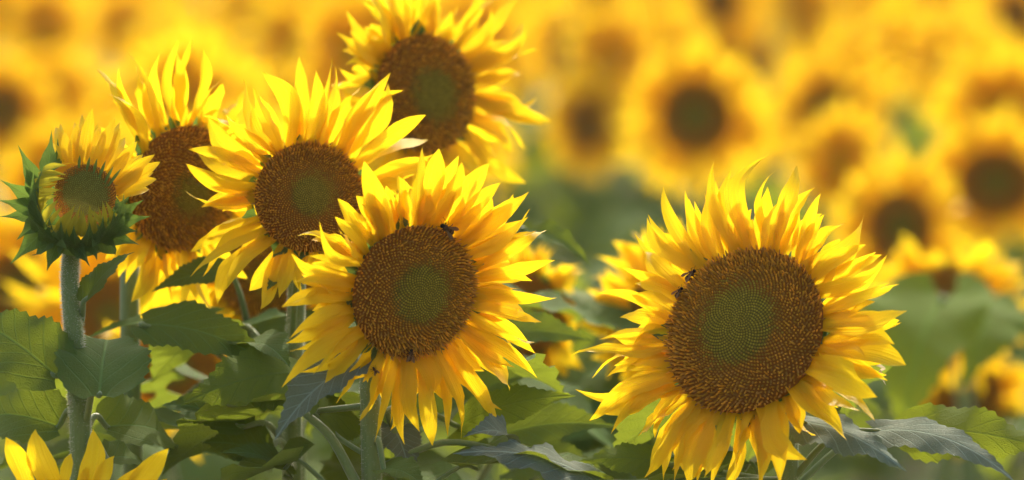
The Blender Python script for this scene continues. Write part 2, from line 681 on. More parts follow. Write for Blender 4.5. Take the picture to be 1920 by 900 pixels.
# ------------------------------------------------------------------ plants built one by one
def leaf(plant, stem_at, base, tip, width_px, nrm, material='leaf', arch=0.10, fold=0.22, ripple=0.035, curl=0.0, sway=0.0,
         twist=0.0, lobe=0.10, ph=0.0, petr=0.0030, nt=30, serr=1, edge=0.0, sag=0.02):
    """one leaf with its stalk; base and tip as (px, py, depth), stem_at the same or None"""
    b, t = P(*base), P(*tip)
    g = Geo()
    wd = width_px * K * (base[2] + tip[2]) / 2
    blade(g, b, t, wd, W(*nrm), LEAF, nt, 8, arch, sway, fold, ripple, curl, twist, serr, lobe, 0.0, ph, edge)
    o = part('leaf', g, material, plant, b)
    if stem_at is not None:
        s = P(*stem_at) if len(stem_at) == 3 else stem_at
        mid = (s + b) / 2 + Vector((0, 0, sag))
        pth = spline([s, mid, b, b + (t - b) * 0.10], 5)
        pg = Geo()
        n = len(pth)
        tube(pg, pth, [petr * (1.35 - 0.6 * i / n) for i in range(n)], 8, 0.05)
        part('petiole', pg, 'stem', o, b)
    return o


def low_leaves(plant, stem_pts, rng, zs, size=0.20, material='leaf', az=None):
    """leaves further down a stem"""
    for i, z in enumerate(zs):
        s = min(stem_pts, key=lambda p: abs(p.z - z)).copy()
        a = (az[i] if az else rng.uniform(0, 2 * math.pi))
        out = Vector((math.cos(a), math.sin(a), 0))
        b = s + out * rng.uniform(.06, .11) + Vector((0, 0, rng.uniform(.03, .06)))
        t = b + out * size * rng.uniform(.8, 1.1) + Vector((0, 0, -size * rng.uniform(.1, .6)))
        g = Geo()
        blade(g, b, t, size * rng.uniform(.75, .95), Vector((0, 0, 1)), LEAF, 20, 6, .08, 0, .2, .035, 0, rng.uniform(-.3, .3), 1, .1, 0, rng.uniform(0, 6))
        o = part('leaf', g, material, plant, b)
        pg = Geo()
        pth = spline([s, (s + b) / 2 - Vector((0, 0, .005)), b, b + (t - b) * .1], 4)
        tube(pg, pth, [.0034 - .0016 * k / len(pth) for k in range(len(pth))], 6, .05)
        part('petiole', pg, 'stem', o, b)


def head_petals(head, center, fr, R, rng, tips, layer2=30, depth_r=0.010, mat_name='petal', sector=None, default=None,
                w=(0.013, 0.024), back=0.0, droop=None):
    """ray petals: the listed tips first, then gaps, then a shorter second ring behind"""
    ex, ey, ez = fr
    rim = center - ez * 0.003
    lst = []
    for tp in tips:
        dz = rng.uniform(-0.6, 1.0) * depth_r - back
        q = on_plane(tp[0], tp[1], center + ez * dz, ez)
        x, y = (q - center).dot(ex), (q - center).dot(ey)
        lst.append((math.atan2(y, x), math.hypot(x, y), dz, tp))
    lst.sort(key=lambda q: q[0])
    default = default or R * 2.1
    extra = []
    if lst:
        m = len(lst)
        for i in range(m):
            a, b = lst[i], lst[(i + 1) % m]
            gap = (b[0] - a[0]) % (2 * math.pi)
            if m == 1:
                gap = 2 * math.pi
            k = int(gap / math.radians(13.5))
            for q in range(1, k):
                f = q / k
                big = k > 4
                ln = (default if big else (a[1] * (1 - f) + b[1] * f)) * rng.uniform(.82, 1.02)
                extra.append((a[0] + gap * f + rng.uniform(-.05, .05), ln, rng.uniform(-.8, .6) * depth_r - back, None))
    else:
        k = 27
        extra = [(2 * math.pi * q / k + rng.uniform(-.09, .09), default * rng.uniform(.85, 1.08), rng.uniform(-1, 1) * depth_r - back, None) for q in range(k)]
    lst += extra

    def radius(a):
        near = sorted(lst, key=lambda q: abs(math.atan2(math.sin(q[0] - a), math.cos(q[0] - a))))[:3]
        return sum(q[1] for q in near) / len(near)
    second = []
    for q in range(layer2):
        a = 2 * math.pi * (q + rng.uniform(-.32, .32)) / layer2
        second.append((a, max(R * 1.35, radius(a) * rng.uniform(.68, 1.0)), rng.uniform(-1.0, 0.4) * depth_r - back, None))
    for li, group in enumerate((lst, second)):
        for a, ln, dz, tp in group:
            da = rng.uniform(-.10, .10)
            rb = R * rng.uniform(.93, 1.0)
            b = rim + (ex * math.cos(a + da) + ey * math.sin(a + da)) * rb - ez * (0.001 + 0.004 * li + rng.uniform(0, .002))
            t = center + (ex * math.cos(a) + ey * math.sin(a)) * ln + ez * dz
            L = (t - b).length
            wd = (tp[2] * K * FOCUS) if (tp and len(tp) > 2) else rng.uniform(*w)
            wd = min(wd, L * .5)
            out = (t - b).normalized()
            side = ez.cross(out)
            nrm = (ez + side * rng.gauss(0, .38)).normalized()
            g = Geo()
            blade(g, b, t, wd, nrm, rng.choice((PETAL, LATE, SLIM)), 12, 4,
                  arch=rng.gauss(.05, .06), sway=rng.gauss(0, .085), fold=rng.uniform(.05, .6) * rng.choice((1, 1, 1, -.6)),
                  ripple=rng.uniform(.01, .09), curl=rng.gauss(.03, .18), twist=rng.gauss(0, 1.0), groove=rng.uniform(.03, .10), ph=rng.uniform(0, 6))
            part('petal', g, mat_name, head, b)


def sunflower(label, c, n, R, tips=(), stem_px=None, stem_d=None, seed=1, off=(0, 0), h=None, count=1350, layer2=70, rg=.40, rd=.56,
              bracts=18, hairs=0, group='sunflowers at the front of the field', default=None, neck=0.008, stem_pts=None, lows=(), low_size=.19,
              depth_r=.022, w=(0.013, 0.024), tall=1.0, cat='sunflower', back=0.0, lowaz=None):
    rng = random.Random(seed)
    C = P(*c)
    ez = W(*n)
    fr = frame_of(ez)
    ex, ey, _ = fr
    Rm = R * K * c[2] * 0.92
    h = Rm * (0.20 if h is None else h)
    depth = Rm * 0.50
    backp = C - ez * depth * 1.15
    if stem_px is None:
        foot = backp + Vector((rng.uniform(-.05, .05), .05, 0))
    else:
        foot = P(stem_px[0], stem_px[1], stem_d or c[2] + .06)
    root = Vector((foot.x + rng.uniform(-.03, .03), foot.y + rng.uniform(0, .04), 0))
    pl = thing('sunflower', root, label, cat, group)
    if stem_pts:
        ctrl = [root + Vector((0, 0, -.03)), root.lerp(P(*stem_pts[0]), .5)] + [P(*q) for q in stem_pts] + [backp]
    else:
        topz = backp - ez * 0.07 + Vector((0, 0, -.03))
        low = foot if stem_px else Vector((foot.x, foot.y, backp.z - .22))
        ctrl = [root + Vector((0, 0, -.03)), root.lerp(low, .5), low, low.lerp(topz, .6) + Vector((0, .01, .01)), topz, backp]
    path = spline(ctrl, 8)
    n_ = len(path)
    radii = [0.0118 - (0.0118 - neck) * (i / (n_ - 1)) ** 1.5 for i in range(n_)]
    sg = Geo()
    tube(sg, path, radii, 20, .035)
    st = part('stem', sg, 'stem', pl, root)
    if hairs:
        vis = [i for i, p in enumerate(path) if p.z > 1.28]
        hg = hair_geo([path[i] for i in vis], [radii[i] for i in vis], hairs, rng)
        part('stem_hair', hg, 'hair', st, path[vis[0]], False, 'stuff')
    head = part('flower_head', receptacle_geo(C, fr, Rm, depth, neck), 'bract', pl, C)
    part('disc', disc_geo(C, fr, Rm, h, rg), 'floret', head, C)
    part('florets', floret_geo(C, fr, Rm, h, count, rng, off, rg, rd, tall), 'floret', head, C, False, 'stuff')
    head_petals(head, C, fr, Rm, rng, tips, layer2, depth_r, default=default, w=w, back=back)
    for q in range(bracts):
        a = 2 * math.pi * (q + rng.uniform(-.35, .35)) / bracts
        o = ex * math.cos(a) + ey * math.sin(a)
        b = C + o * Rm * 1.0 - ez * (depth * rng.uniform(.15, .35))
        t = C + o * Rm * rng.uniform(1.15, 1.42) + ez * rng.uniform(-.016, .004)
        g = Geo()
        blade(g, b, t, rng.uniform(.016, .024), ez, BRACT, 8, 4, rng.gauss(-.06, .06), 0, .25, .02, rng.gauss(0, .1), rng.gauss(0, .3))
        part('bract', g, 'bract', head, b)
    if lows:
        low_leaves(pl, path, rng, lows, low_size, az=lowaz)
    return pl, head, C, fr, Rm, h, path


def crop(scale, x0, y0, pts):
    return [(x0 + p[0] / scale, y0 + p[1] / scale, *p[2:]) for p in pts]


# --- the broad flower standing apart
tipsE = crop(1.452, 1070, 280, [(262, 112), (205, 178), (178, 232), (318, 128), (388, 28), (438, 45, 44), (540, 12, 50), (618, 45, 52), (664, 102, 46), (815, 175, 56), (795, 260),
      (872, 280), (880, 365), (925, 447, 52), (902, 566, 56), (850, 600, 50), (862, 690, 66), (748, 782, 64), (825, 722), (640, 842, 48), (600, 860, 46), (575, 905, 50), (520, 925, 50), (450, 940), (385, 930),
      (320, 915, 50), (290, 880, 48), (255, 905, 48), (195, 890), (110, 778), (42, 722), (14, 645), (18, 590), (60, 625), (82, 404), (70, 508), (165, 388), (480, 140, 48), (120, 560), (360, 120, 46), (570, 130, 46)])
flE = sunflower('broad fully open sunflower with the largest brown disc, beside grey crumpled leaves', (1396, 620, 5.95), (-.47, .33, .82), 175, tipsE,
                (1478, 880), 6.02, 11, off=(-.05, .06), hairs=2600, layer2=104, count=2300, lows=(1.47, 1.43, 1.40, 1.37, 1.33, 1.15, .9, .6), lowaz=(1.3, 2.4, 1.7, 2.9, 2.0, 4, 5.5, 1), rg=.48, rd=.62)
# --- the flower with the bee
tipsD = crop(1.552, 530, 270, [(245, 60, 44), (215, 150), (388, 8, 50), (455, 12), (520, 50), (607, 62, 48), (635, 112), (702, 128, 46), (722, 192), (758, 242, 44), (800, 362), (790, 440),
      (762, 515), (737, 558), (752, 606), (742, 682), (660, 718, 50), (642, 822), (525, 856), (500, 850), (432, 878), (355, 874), (400, 838), (265, 868), (208, 805), (75, 667), (0, 705),
      (28, 560), (0, 480), (20, 402), (20, 316), (92, 218), (150, 210), (330, 90), (590, 120)])
flD = sunflower('sharp sunflower with a bee on the upper rim of its disc and drooping lower petals', (777, 548, 5.92), (.46, -.20, .86), 137, tipsD,
                (697, 860), 6.0, 22, layer2=96, count=1800, off=(.10, .02), hairs=2600, lows=(1.47, 1.44, 1.40, 1.37, 1.33, 1.1, .8), lowaz=(.7, 2.5, 1.5, .1, 3.0, 4.2, 5.6), rg=.42, rd=.58)
# --- the flower above and behind it
tipsC = crop(1.8, 330, 100, [(300, 50, 42), (428, 12, 40), (470, 55), (512, 15), (540, 45), (682, 88), (722, 62), (768, 122), (848, 210), (905, 325), (880, 372), (188, 112, 44), (252, 108),
      (84, 214, 44), (40, 330), (33, 366, 40), (30, 465), (85, 520), (48, 672), (42, 776), (140, 850), (158, 800), (260, 862), (350, 830)])
flC = sunflower('sunflower with an orange-brown fuzzy disc overlapped below by the flower with the bee', (580, 370, 6.10), (.15, .10, .98), 112, tipsC,
                (548, 860), 6.2, 33, off=(.08, .06), hairs=1200, lows=(1.50, 1.46, 1.42, 1.39, 1.36, 1.1, .8), lowaz=(2.2, .6, 3.0, 1.4, 0, 4, 5), rg=.40, rd=.58, tall=1.2, count=1800, layer2=38)
# --- the tall flower cut by the top edge
tipsF = crop(2.133, 140, 0, [(1090, -30), (1030, 135), (1060, 265), (1065, 372), (1150, 108, 40), (1210, -60), (1300, -90), (1400, -60), (1500, -80), (1600, -50), (1700, -20), (1795, -5),
      (1825, 58, 44), (1765, 172), (1835, 240), (1822, 382), (1888, 492), (1838, 578), (1805, 732), (1700, 690), (1560, 740)])
flF = sunflower('tall sunflower with a narrow turned brown disc, its top petals cut by the picture edge', (797, 175, 6.42), (.60, .02, .80), 120, tipsF,
                None, None, 44, off=(.16, -.08), lows=(1.52, 1.47, 1.43, 1.39, 1.35, 1.1, .8), default=.165, rg=.44, rd=.54)
# --- the flower half hidden between the bud and its neighbour
tipsB = crop(2.133, 140, 0, [(48, 284), (125, 370), (205, 200), (236, 228), (392, 152), (440, 142), (503, 192), (558, 290), (692, 342)]) + \
        crop(3.0, 180, 380, [(145, 150), (75, 240), (165, 455), (245, 500), (250, 650), (330, 480), (450, 620), (560, 600), (640, 690), (200, 560), (380, 560), (520, 520)])
flB = sunflower('drooping half-hidden sunflower behind the half-open bud, long petals hanging below its disc', (345, 352, 6.22), (.60, -.22, .77), 128, tipsB,
                None, None, 55, off=(.14, -.14), lows=(1.46, 1.42, 1.38, 1.35, 1.1, .8), lowaz=(2.6, .8, 1.8, 3.1, 4, 5), rg=.34, rd=.50, tall=1.2, count=1800, layer2=34)
# --- partial flowers
flG = sunflower('sunflower at the lower corner under the bud, only its upper petals showing', (120, 1015, 5.86), (.12, .30, .94), 110,
                [(5, 822), (70, 808, 50), (178, 806, 46), (268, 862), (322, 846, 44), (135, 850), (-60, 860), (390, 930)], None, None, 66, lows=(1.1, .9), default=.13, layer2=10)
flH = sunflower('half-hidden sunflower whose petals hang between dark leaves under the fuzzy orange disc', (505, 520, 6.48), (.1, -.25, .96), 100,
                [(440, 640), (470, 655), (500, 650), (530, 640), (555, 610), (410, 600), (395, 615)], None, None, 77, lows=(1.45, 1.41, 1.38, 1.34, 1.0), default=.115, count=900)
flI = sunflower('blurred sunflower hidden behind the bee flower, two broad yellow petals poking out', (985, 590, 6.85), (-.5, -.1, .85), 80,
                [(1106, 506, 60), (1050, 500, 48), (1075, 600, 60), (1030, 620)], None, None, 88, lows=(1.46, 1.41, 1.37, 1.33, 1.28, 1.0), low_size=.22, default=.10, count=700)
flJ = sunflower('blurred sunflower peeping out behind the shaded side petals of the broad flower', (1262, 590, 6.8), (-.1, .1, .97), 80,
                [(1085, 612, 55), (1150, 450, 50), (1190, 430), (1110, 670)], None, None, 99, lows=(1.44, 1.40, 1.36, 1.31, 1.27, 1.0), low_size=.22, default=.125, count=700)
flK = sunflower('out-of-focus sunflower rising behind the big pale-green leaf, its upper petals pointed', (1780, 580, 8.1), (0.1, -.05, .99), 85,
                [(1690, 440, 55), (1745, 470, 50), (1790, 480, 46), (1855, 450, 56), (1925, 490, 55)], None, None, 110, lows=(1.15, .95), default=.14, count=600,
                group='out-of-focus sunflowers behind')
flL = sunflower('dark shaded sunflower low among leaves beneath the big pale-green leaf', (1815, 742, 8.3), (.05, -.35, .93), 66, [], None, None, 121,
                lows=(1.0, .8), default=.10, count=600, group='out-of-focus sunflowers behind')
flM = sunflower('shaded rust-coloured sunflower glimpsed between the leaves below the bud', (330, 690, 7.3), (.1, -.4, .9), 85, [], None, None, 131,
                lows=(1.1, .9), default=.13, count=600, group='out-of-focus sunflowers behind')
flN = sunflower('blurred sunflower with a dark disc beside the hairy stem of the bud', (205, 592, 7.9), (.2, -.1, .95), 78, [], None, None, 141,
                lows=(1.1, .9), default=.165, count=600, group='out-of-focus sunflowers behind')

# --- the half-open bud
rng = random.Random(7)
bC, bn = P(160, 364, 5.948), W(.16, .26, .95)
bfr = frame_of(bn)
bR = 58 * K * 5.96
broot = Vector((P(150, 1100, 6.0).x, P(150, 1100, 6.0).y, 0))
bud = thing('sunflower', broot, 'half-open sunflower bud with green pointed bracts and petals still folded over its disc', 'sunflower', 'sunflowers at the front of the field')
bpath = spline([broot + Vector((0, 0, -.03)), broot.lerp(P(150, 900, 6.0), .5), P(152, 900, 6.0), P(146, 740, 6.0), P(138, 620, 5.99), P(131, 520, 5.99), P(136, 450, 5.995)], 10)
brad = [0.0128 - .0042 * (i / (len(bpath) - 1)) for i in range(len(bpath))]
sg = Geo()
tube(sg, bpath, brad, 24, .04)
bst = part('stem', sg, 'stem', bud, broot)
vis = [i for i, p in enumerate(bpath) if p.z > 1.28]
part('stem_hair', hair_geo([bpath[i] for i in vis], [brad[i] for i in vis], 4500, rng), 'hair', bst, bpath[vis[0]], False, 'stuff')
cupn = W(.10, .62, .76)
cup = P(150, 395, 5.975)
bhead = part('flower_head', receptacle_geo(cup, frame_of(cupn), 84 * K * 5.96, .046, .012), 'bract', bud, cup)
part('disc', disc_geo(bC, bfr, bR, bR * .25, .8, skirt=.02), 'floret', bhead, bC)
part('florets', floret_geo(bC, bfr, bR, bR * .25, 800, rng, (-.06, -.04), .76, .92, 1.0, (0.30, 0.38, 0.07)), 'floret', bhead, bC, False, 'stuff')


def bud_blade(name, base, tip, wpx, nrm, prof, m, arch=0.0, curl=0.0, fold=.2, twist=0.0, ripple=.02, bd=5.96, td=5.94):
    g = Geo()
    blade(g, P(base[0], base[1], bd), P(tip[0], tip[1], td), wpx * K * 5.96, W(*nrm), prof, 10, 4, arch, 0, fold, ripple, curl, twist, groove=.05 if m != 'bract' else 0, ph=rng.uniform(0, 6))
    part(name, g, m, bhead, g.v[2])


c1 = lambda x, y: (x / 2.369, 180 + y / 2.369)
# petals standing up and out
for (bx, by), (tx, ty), w_, d_ in [((325, 300), (340, 98), 30, 0), ((290, 300), (252, 150), 30, .01), ((310, 300), (290, 165), 26, -.01), ((360, 305), (412, 62), 30, 0), ((345, 300), (375, 120), 28, .01),
        ((390, 310), (440, 110), 28, .005), ((420, 330), (512, 105), 30, 0), ((440, 340), (545, 150), 28, .008), ((410, 320), (470, 130), 28, -.01), ((455, 350), (570, 150), 30, .01),
        ((470, 370), (600, 210), 28, .0), ((500, 400), (690, 268), 30, 0), ((505, 410), (706, 300), 30, .006), ((515, 430), (695, 375), 30, 0), ((520, 425), (650, 330), 28, -.01),
        ((520, 445), (660, 420), 28, .004), ((490, 390), (640, 265), 26, .012), ((375, 305), (395, 190), 26, .015), ((330, 300), (300, 210), 24, .015), ((480, 380), (575, 250), 26, -.006),
        ((280, 300), (225, 210), 26, .02), ((510, 430), (600, 350), 24, .01), ((335, 300), (318, 120), 24, .012), ((355, 300), (360, 90), 22, .018), ((400, 312), (430, 85), 22, .015),
        ((430, 335), (530, 120), 22, .014), ((300, 300), (262, 110), 22, .016), ((460, 360), (590, 180), 22, .012), ((500, 400), (665, 285), 22, .012), ((515, 435), (685, 340), 22, .010), ((520, 450), (640, 400), 22, .012)]:
    bud_blade('petal', c1(bx, by), c1(tx + rng.gauss(0, 7), ty - 6 + rng.choice((0, 0, 18, 34)) * (1 if ty < 200 else 0)), w_ * .80, (rng.gauss(.1, .3), .2, 1), PETAL, 'petal', rng.gauss(.05, .04), rng.gauss(0, .05), rng.uniform(.1, .4), rng.gauss(0, .4), bd=5.965, td=5.99 + d_)
# petals still folded in over the disc
for (bx, by), (tx, ty), w_ in [((190, 330), (315, 312), 18), ((170, 350), (308, 345), 20), ((155, 380), (300, 375), 22), ((150, 420), (290, 410), 22), ((150, 460), (285, 440), 24), ((160, 500), (245, 430), 22),
        ((175, 540), (220, 420), 22), ((190, 560), (270, 470), 22), ((215, 590), (250, 540), 20), ((240, 600), (300, 490), 20), ((270, 615), (320, 478), 20), ((300, 625), (350, 490), 22), ((330, 625), (375, 495), 20),
        ((365, 625), (355, 500), 20), ((395, 620), (400, 500), 20), ((430, 610), (385, 505), 20), ((455, 600), (445, 445), 20), ((480, 585), (415, 490), 20), ((500, 570), (475, 455), 18), ((515, 550), (500, 470), 16),
        ((260, 600), (285, 520), 18), ((345, 620), (335, 520), 18), ((180, 340), (300, 330), 14), ((160, 400), (280, 395), 14), ((150, 440), (270, 425), 14), ((165, 520), (230, 450), 14), ((285, 620), (330, 500), 14),
        ((315, 625), (345, 470), 14), ((380, 625), (370, 480), 14), ((410, 615), (420, 470), 14), ((440, 605), (430, 480), 14), ((205, 580), (260, 500), 16), ((490, 575), (460, 470), 14)]:
    bud_blade('petal', c1(bx, by), c1(*((tx * .86 + bx * .14 + rng.gauss(0, 9), ty * .86 + by * .14 + rng.gauss(0, 9)) if bx < 205 else (tx + rng.gauss(0, 10), ty + rng.gauss(10, 14)))), w_ * rng.uniform(.6, .85), ((bx - 340) / 250 * 1.0, (400 - by) / 300, .9), SLIM, 'bud_petal', rng.uniform(.10, .24), rng.uniform(-.1, .1), .35, rng.gauss(0, .3), bd=5.935, td=5.926)
# bracts
for (bx, by), (tx, ty), w_, d_ in [((170, 400), (78, 215), 34, 0), ((210, 340), (232, 145), 34, .01), ((235, 330), (258, 190), 28, .02), ((160, 430), (105, 300), 34, -.02), ((160, 470), (0, 368), 36, -.01),
        ((160, 500), (-10, 462), 36, -.02), ((160, 520), (-10, 535), 34, .0), ((180, 560), (72, 640), 40, -.02), ((200, 590), (42, 752), 44, -.03), ((230, 610), (140, 720), 40, -.04), ((260, 640), (205, 782), 34, -.03),
        ((320, 640), (412, 762), 36, -.05), ((370, 640), (330, 740), 34, -.05), ((420, 630), (525, 715), 38, -.04), ((450, 610), (625, 662), 38, -.03), ((500, 560), (672, 535), 36, -.01), ((500, 590), (610, 600), 34, -.03),
        ((520, 540), (642, 460), 32, .0), ((520, 520), (580, 440), 26, .01), ((300, 640), (250, 720), 34, -.05), ((190, 540), (110, 440), 34, -.04), ((470, 600), (560, 520), 28, -.04), ((400, 640), (450, 740), 30, -.045),
        ((240, 600), (300, 690), 34, -.06), ((460, 590), (400, 690), 30, -.06)]:
    bud_blade('bract', c1(bx, by), c1(tx, ty), w_, (rng.gauss(0, .25) + (bx - 340) / 400, .35 + (400 - by) / 500, 1), BRACT, 'bract', rng.gauss(-.10, .05), rng.gauss(.05, .08), .3, rng.gauss(0, .35), .04, bd=5.955, td=5.96 + d_)

# green bracts that wrap the side and underside of the bud, and small ones between its petals
for (bx, by), (tx, ty), w_ in [((185, 560), (150, 330), 34), ((165, 520), (200, 300), 30), ((215, 610), (140, 430), 36), ((200, 600), (120, 500), 32), ((250, 650), (215, 540), 38), ((290, 665), (270, 560), 38),
        ((335, 670), (335, 575), 38), ((385, 665), (400, 560), 38), ((430, 650), (465, 545), 38), ((470, 630), (520, 505), 36), ((495, 600), (545, 440), 32), ((230, 640), (170, 560), 36), ((455, 640), (430, 575), 32), ((310, 670), (300, 590), 32)]:
    bud_blade('bract', c1(bx, by), c1(tx + rng.gauss(0, 6), ty + rng.gauss(0, 6)), w_, ((bx - 340) / 220, (420 - by) / 400, .9), BRACT, 'bract', .10, rng.gauss(0, .06), .3, rng.gauss(0, .25), .04, bd=5.945, td=5.922)
for (bx, by), (tx, ty) in [((385, 330), (400, 268)), ((415, 345), (432, 275)), ((440, 365), (470, 285)), ((465, 385), (505, 310)), ((480, 400), (540, 320)), ((350, 320), (355, 262))]:
    bud_blade('bract', c1(bx, by), c1(tx, ty), 7, (.1, .3, 1), SLIM, 'bract', .05, 0, .3, 0, .02, bd=5.950, td=5.948)

# ------------------------------------------------------------------ the leaves in view
D6 = 6.0
pE, pD, pC, pB, pF = flE[0], flD[0], flC[0], flB[0], flF[0]
# on the bud's stem
leaf(bud, (150, 745, 6.0), (106, 706, 5.95), (-75, 590, 6.02), 168, (.12, .55, .8), arch=.10, fold=.12, ph=1.0)
leaf(bud, (160, 800, 6.0), (186, 742, 5.90), (205, 640, 6.10), 186, (.05, .75, .65), arch=.10, fold=.16, ph=2.2)
leaf(bud, (152, 600, 6.0), (157, 566, 5.97), (252, 472, 6.03), 62, (-.45, .55, .7), arch=.08, fold=.25, ph=.4, lobe=.02, sag=.0)
leaf(bud, (148, 810, 6.01), (110, 800, 6.03), (-40, 800, 6.12), 150, (.0, .5, .8), arch=.16, fold=.25, ph=3.0)
leaf(bud, (155, 830, 6.01), (200, 800, 6.05), (330, 850, 6.16), 150, (.1, .6, .75), arch=.14, fold=.2, ph=4.0)
leaf(bud, (152, 860, 6.0), (200, 860, 5.97), (280, 890, 6.05), 90, (.1, .7, .7), arch=.12, fold=.2, ph=4.6)
# dark leaf spray between the bud and the next stems
leaf(pB, (480, 700, 6.45), (430, 505, 6.22), (284, 547, 6.18), 66, (.05, .55, .8), arch=.10, fold=.2, ph=.7, lobe=.04)
leaf(pB, (470, 720, 6.45), (268, 608, 6.16), (535, 700, 6.10), 130, (.1, .62, .75), arch=.12, fold=.10, ph=1.7, lobe=.05)
leaf(pB, (470, 760, 6.45), (400, 590, 6.28), (150, 640, 6.24), 60, (-.1, .9, .35), arch=.06, fold=.3, ph=2.7)
leaf(pC, (548, 640, 6.2), (560, 500, 6.14), (500, 545, 6.08), 70, (-.2, .5, .8), ph=3.3, lobe=.05)
leaf(pC, (548, 700, 6.2), (455, 650, 6.16), (545, 690, 6.03), 120, (.1, .75, .6), ph=4.4)
# back-lit leaf with shadow spots and its neighbours
leaf(pC, (548, 800, 6.2), (560, 700, 6.08), (340, 760, 6.0), 165, (.05, -.55, -.8), 'lit_leaf', arch=-.10, fold=.12, ripple=.05, ph=5.0, sag=0)
leaf(pC, (550, 860, 6.2), (455, 800, 6.10), (300, 760, 6.14), 120, (.1, .7, .6), ph=2.0)
leaf(pC, (550, 880, 6.2), (545, 895, 6.04), (410, 850, 5.98), 80, (.1, .75, .6), arch=.14, fold=.25, ph=1.4)
leaf(pC, (552, 870, 6.2), (500, 850, 6.12), (380, 830, 6.12), 110, (.1, .6, .7), ph=5.4)
# grey leaf hanging under the bee flower
leaf(pD, (697, 720, 6.0), (672, 680, 5.93), (512, 822, 5.88), 120, (-.35, .45, .75), 'sky_grey_leaf', arch=.12, fold=.35, ripple=.045, curl=-.05, ph=.9)
leaf(pD, (697, 760, 6.0), (600, 770, 6.02), (690, 800, 6.12), 120, (.0, -.4, -.9), 'lit_leaf', arch=-.05, fold=.15, ph=2.8, sag=0)
leaf(pD, (668, 905, 5.99), (572, 775, 5.99), (560, 700, 6.05), 60, (.2, .4, .8), 'leaf', ph=1.2, petr=.0042, sag=.012)
leaf(pD, (697, 800, 6.0), (735, 800, 6.05), (770, 900, 6.0), 90, (.3, .4, .8), 'sky_grey_leaf', ph=3.9)
leaf(pD, (699, 840, 6.0), (720, 880, 5.97), (800, 915, 5.9), 80, (.1, .6, .7), ph=5.1)
# leaves between the two big flowers
leaf(pF, (900, 640, 6.6), (975, 432, 6.42), (1108, 500, 6.40), 70, (.15, .75, .55), arch=.16, fold=.25, ph=.2, lobe=.02)
leaf(pF, (880, 700, 6.6), (930, 640, 6.40), (1112, 640, 6.30), 105, (.05, .5, .85), arch=.12, fold=.2, ph=1.1)
leaf(pD, (705, 850, 6.02), (860, 800, 6.12), (1080, 742, 6.06), 120, (.1, -.6, -.75), 'lit_leaf', arch=-.10, fold=.12, ph=2.1, sag=.03)
leaf(pF, (890, 860, 6.5), (930, 820, 6.26), (1160, 800, 6.20), 120, (.0, .6, .8), arch=.10, ph=3.2)
leaf(pE, (1478, 900, 6.03), (1120, 905, 6.0), (850, 850, 5.92), 130, (-.15, .75, .6), 'sky_grey_leaf', arch=.10, fold=-.18, ripple=.06, ph=.3, sag=0)
leaf(pD, (705, 880, 6.02), (960, 850, 6.02), (868, 820, 5.94), 90, (-.2, .5, .8), 'sky_grey_leaf', arch=.2, fold=.4, ripple=.06, ph=4.2)
leaf(pE, (1470, 905, 6.03), (1250, 870, 6.04), (1085, 865, 6.0), 95, (.1, -.6, -.75), 'lit_leaf', arch=-.08, fold=.15, ph=5.7, sag=0)
leaf(pF, (900, 900, 6.5), (960, 880, 6.35), (1130, 880, 6.30), 130, (.0, .7, .7), ph=5.2)
leaf(pF, (900, 880, 6.5), (870, 760, 6.4), (1000, 700, 6.34), 120, (.0, .6, .8), ph=2.5)
leaf(flI[0], (985, 860, 6.9), (1040, 800, 6.75), (1230, 840, 6.70), 160, (.0, .6, .8), ph=.9)
leaf(flJ[0], (1262, 880, 6.85), (1215, 800, 6.75), (1050, 830, 6.62), 150, (.0, .6, .8), ph=1.9)
leaf(flH[0], (505, 880, 6.5), (470, 820, 6.42), (320, 850, 6.36), 150, (.0, .6, .8), ph=2.9)
leaf(flM[0], (330, 900, 7.3), (300, 830, 6.9), (90, 850, 6.8), 170, (.0, .6, .8), ph=3.9)
leaf(flN[0], (205, 880, 7.9), (120, 720, 7.3), (-60, 760, 7.2), 170, (.0, .6, .8), ph=4.9)
# beside the broad flower
leaf(pE, (1480, 860, 6.02), (1500, 790, 5.93), (1700, 885, 5.86), 110, (.15, .7, .65), 'sky_grey_leaf', arch=.10, fold=-.25, ripple=.07, ph=1.9, sag=.005)
leaf(pE, (1484, 900, 6.02), (1640, 808, 5.98), (1905, 905, 5.92), 118, (.25, .75, .6), 'sky_grey_leaf', arch=.14, fold=-.12, ripple=.03, ph=.6)
leaf(pE, (1484, 920, 6.02), (1700, 806, 6.08), (1985, 850, 6.04), 150, (.1, -.65, -.7), 'lit_leaf', arch=-.08, fold=.10, ripple=.05, ph=3.7, sag=.02)
leaf(flK[0], (1800, 800, 8.2), (1770, 560, 7.55), (1690, 830, 7.35), 255, (-.25, .35, .9), 'lit_leaf', arch=.14, fold=.30, ph=2.0, lobe=.14)
leaf(flK[0], (1810, 800, 8.2), (1850, 560, 7.75), (1800, 730, 7.55), 170, (.25, .35, .9), 'lit_leaf', arch=.12, fold=.25, ph=.4, lobe=.12)
leaf(flL[0], (1850, 860, 8.3), (1900, 800, 7.8), (2010, 830, 7.7), 120, (.1, .6, .8), 'leaf', ph=1.0)

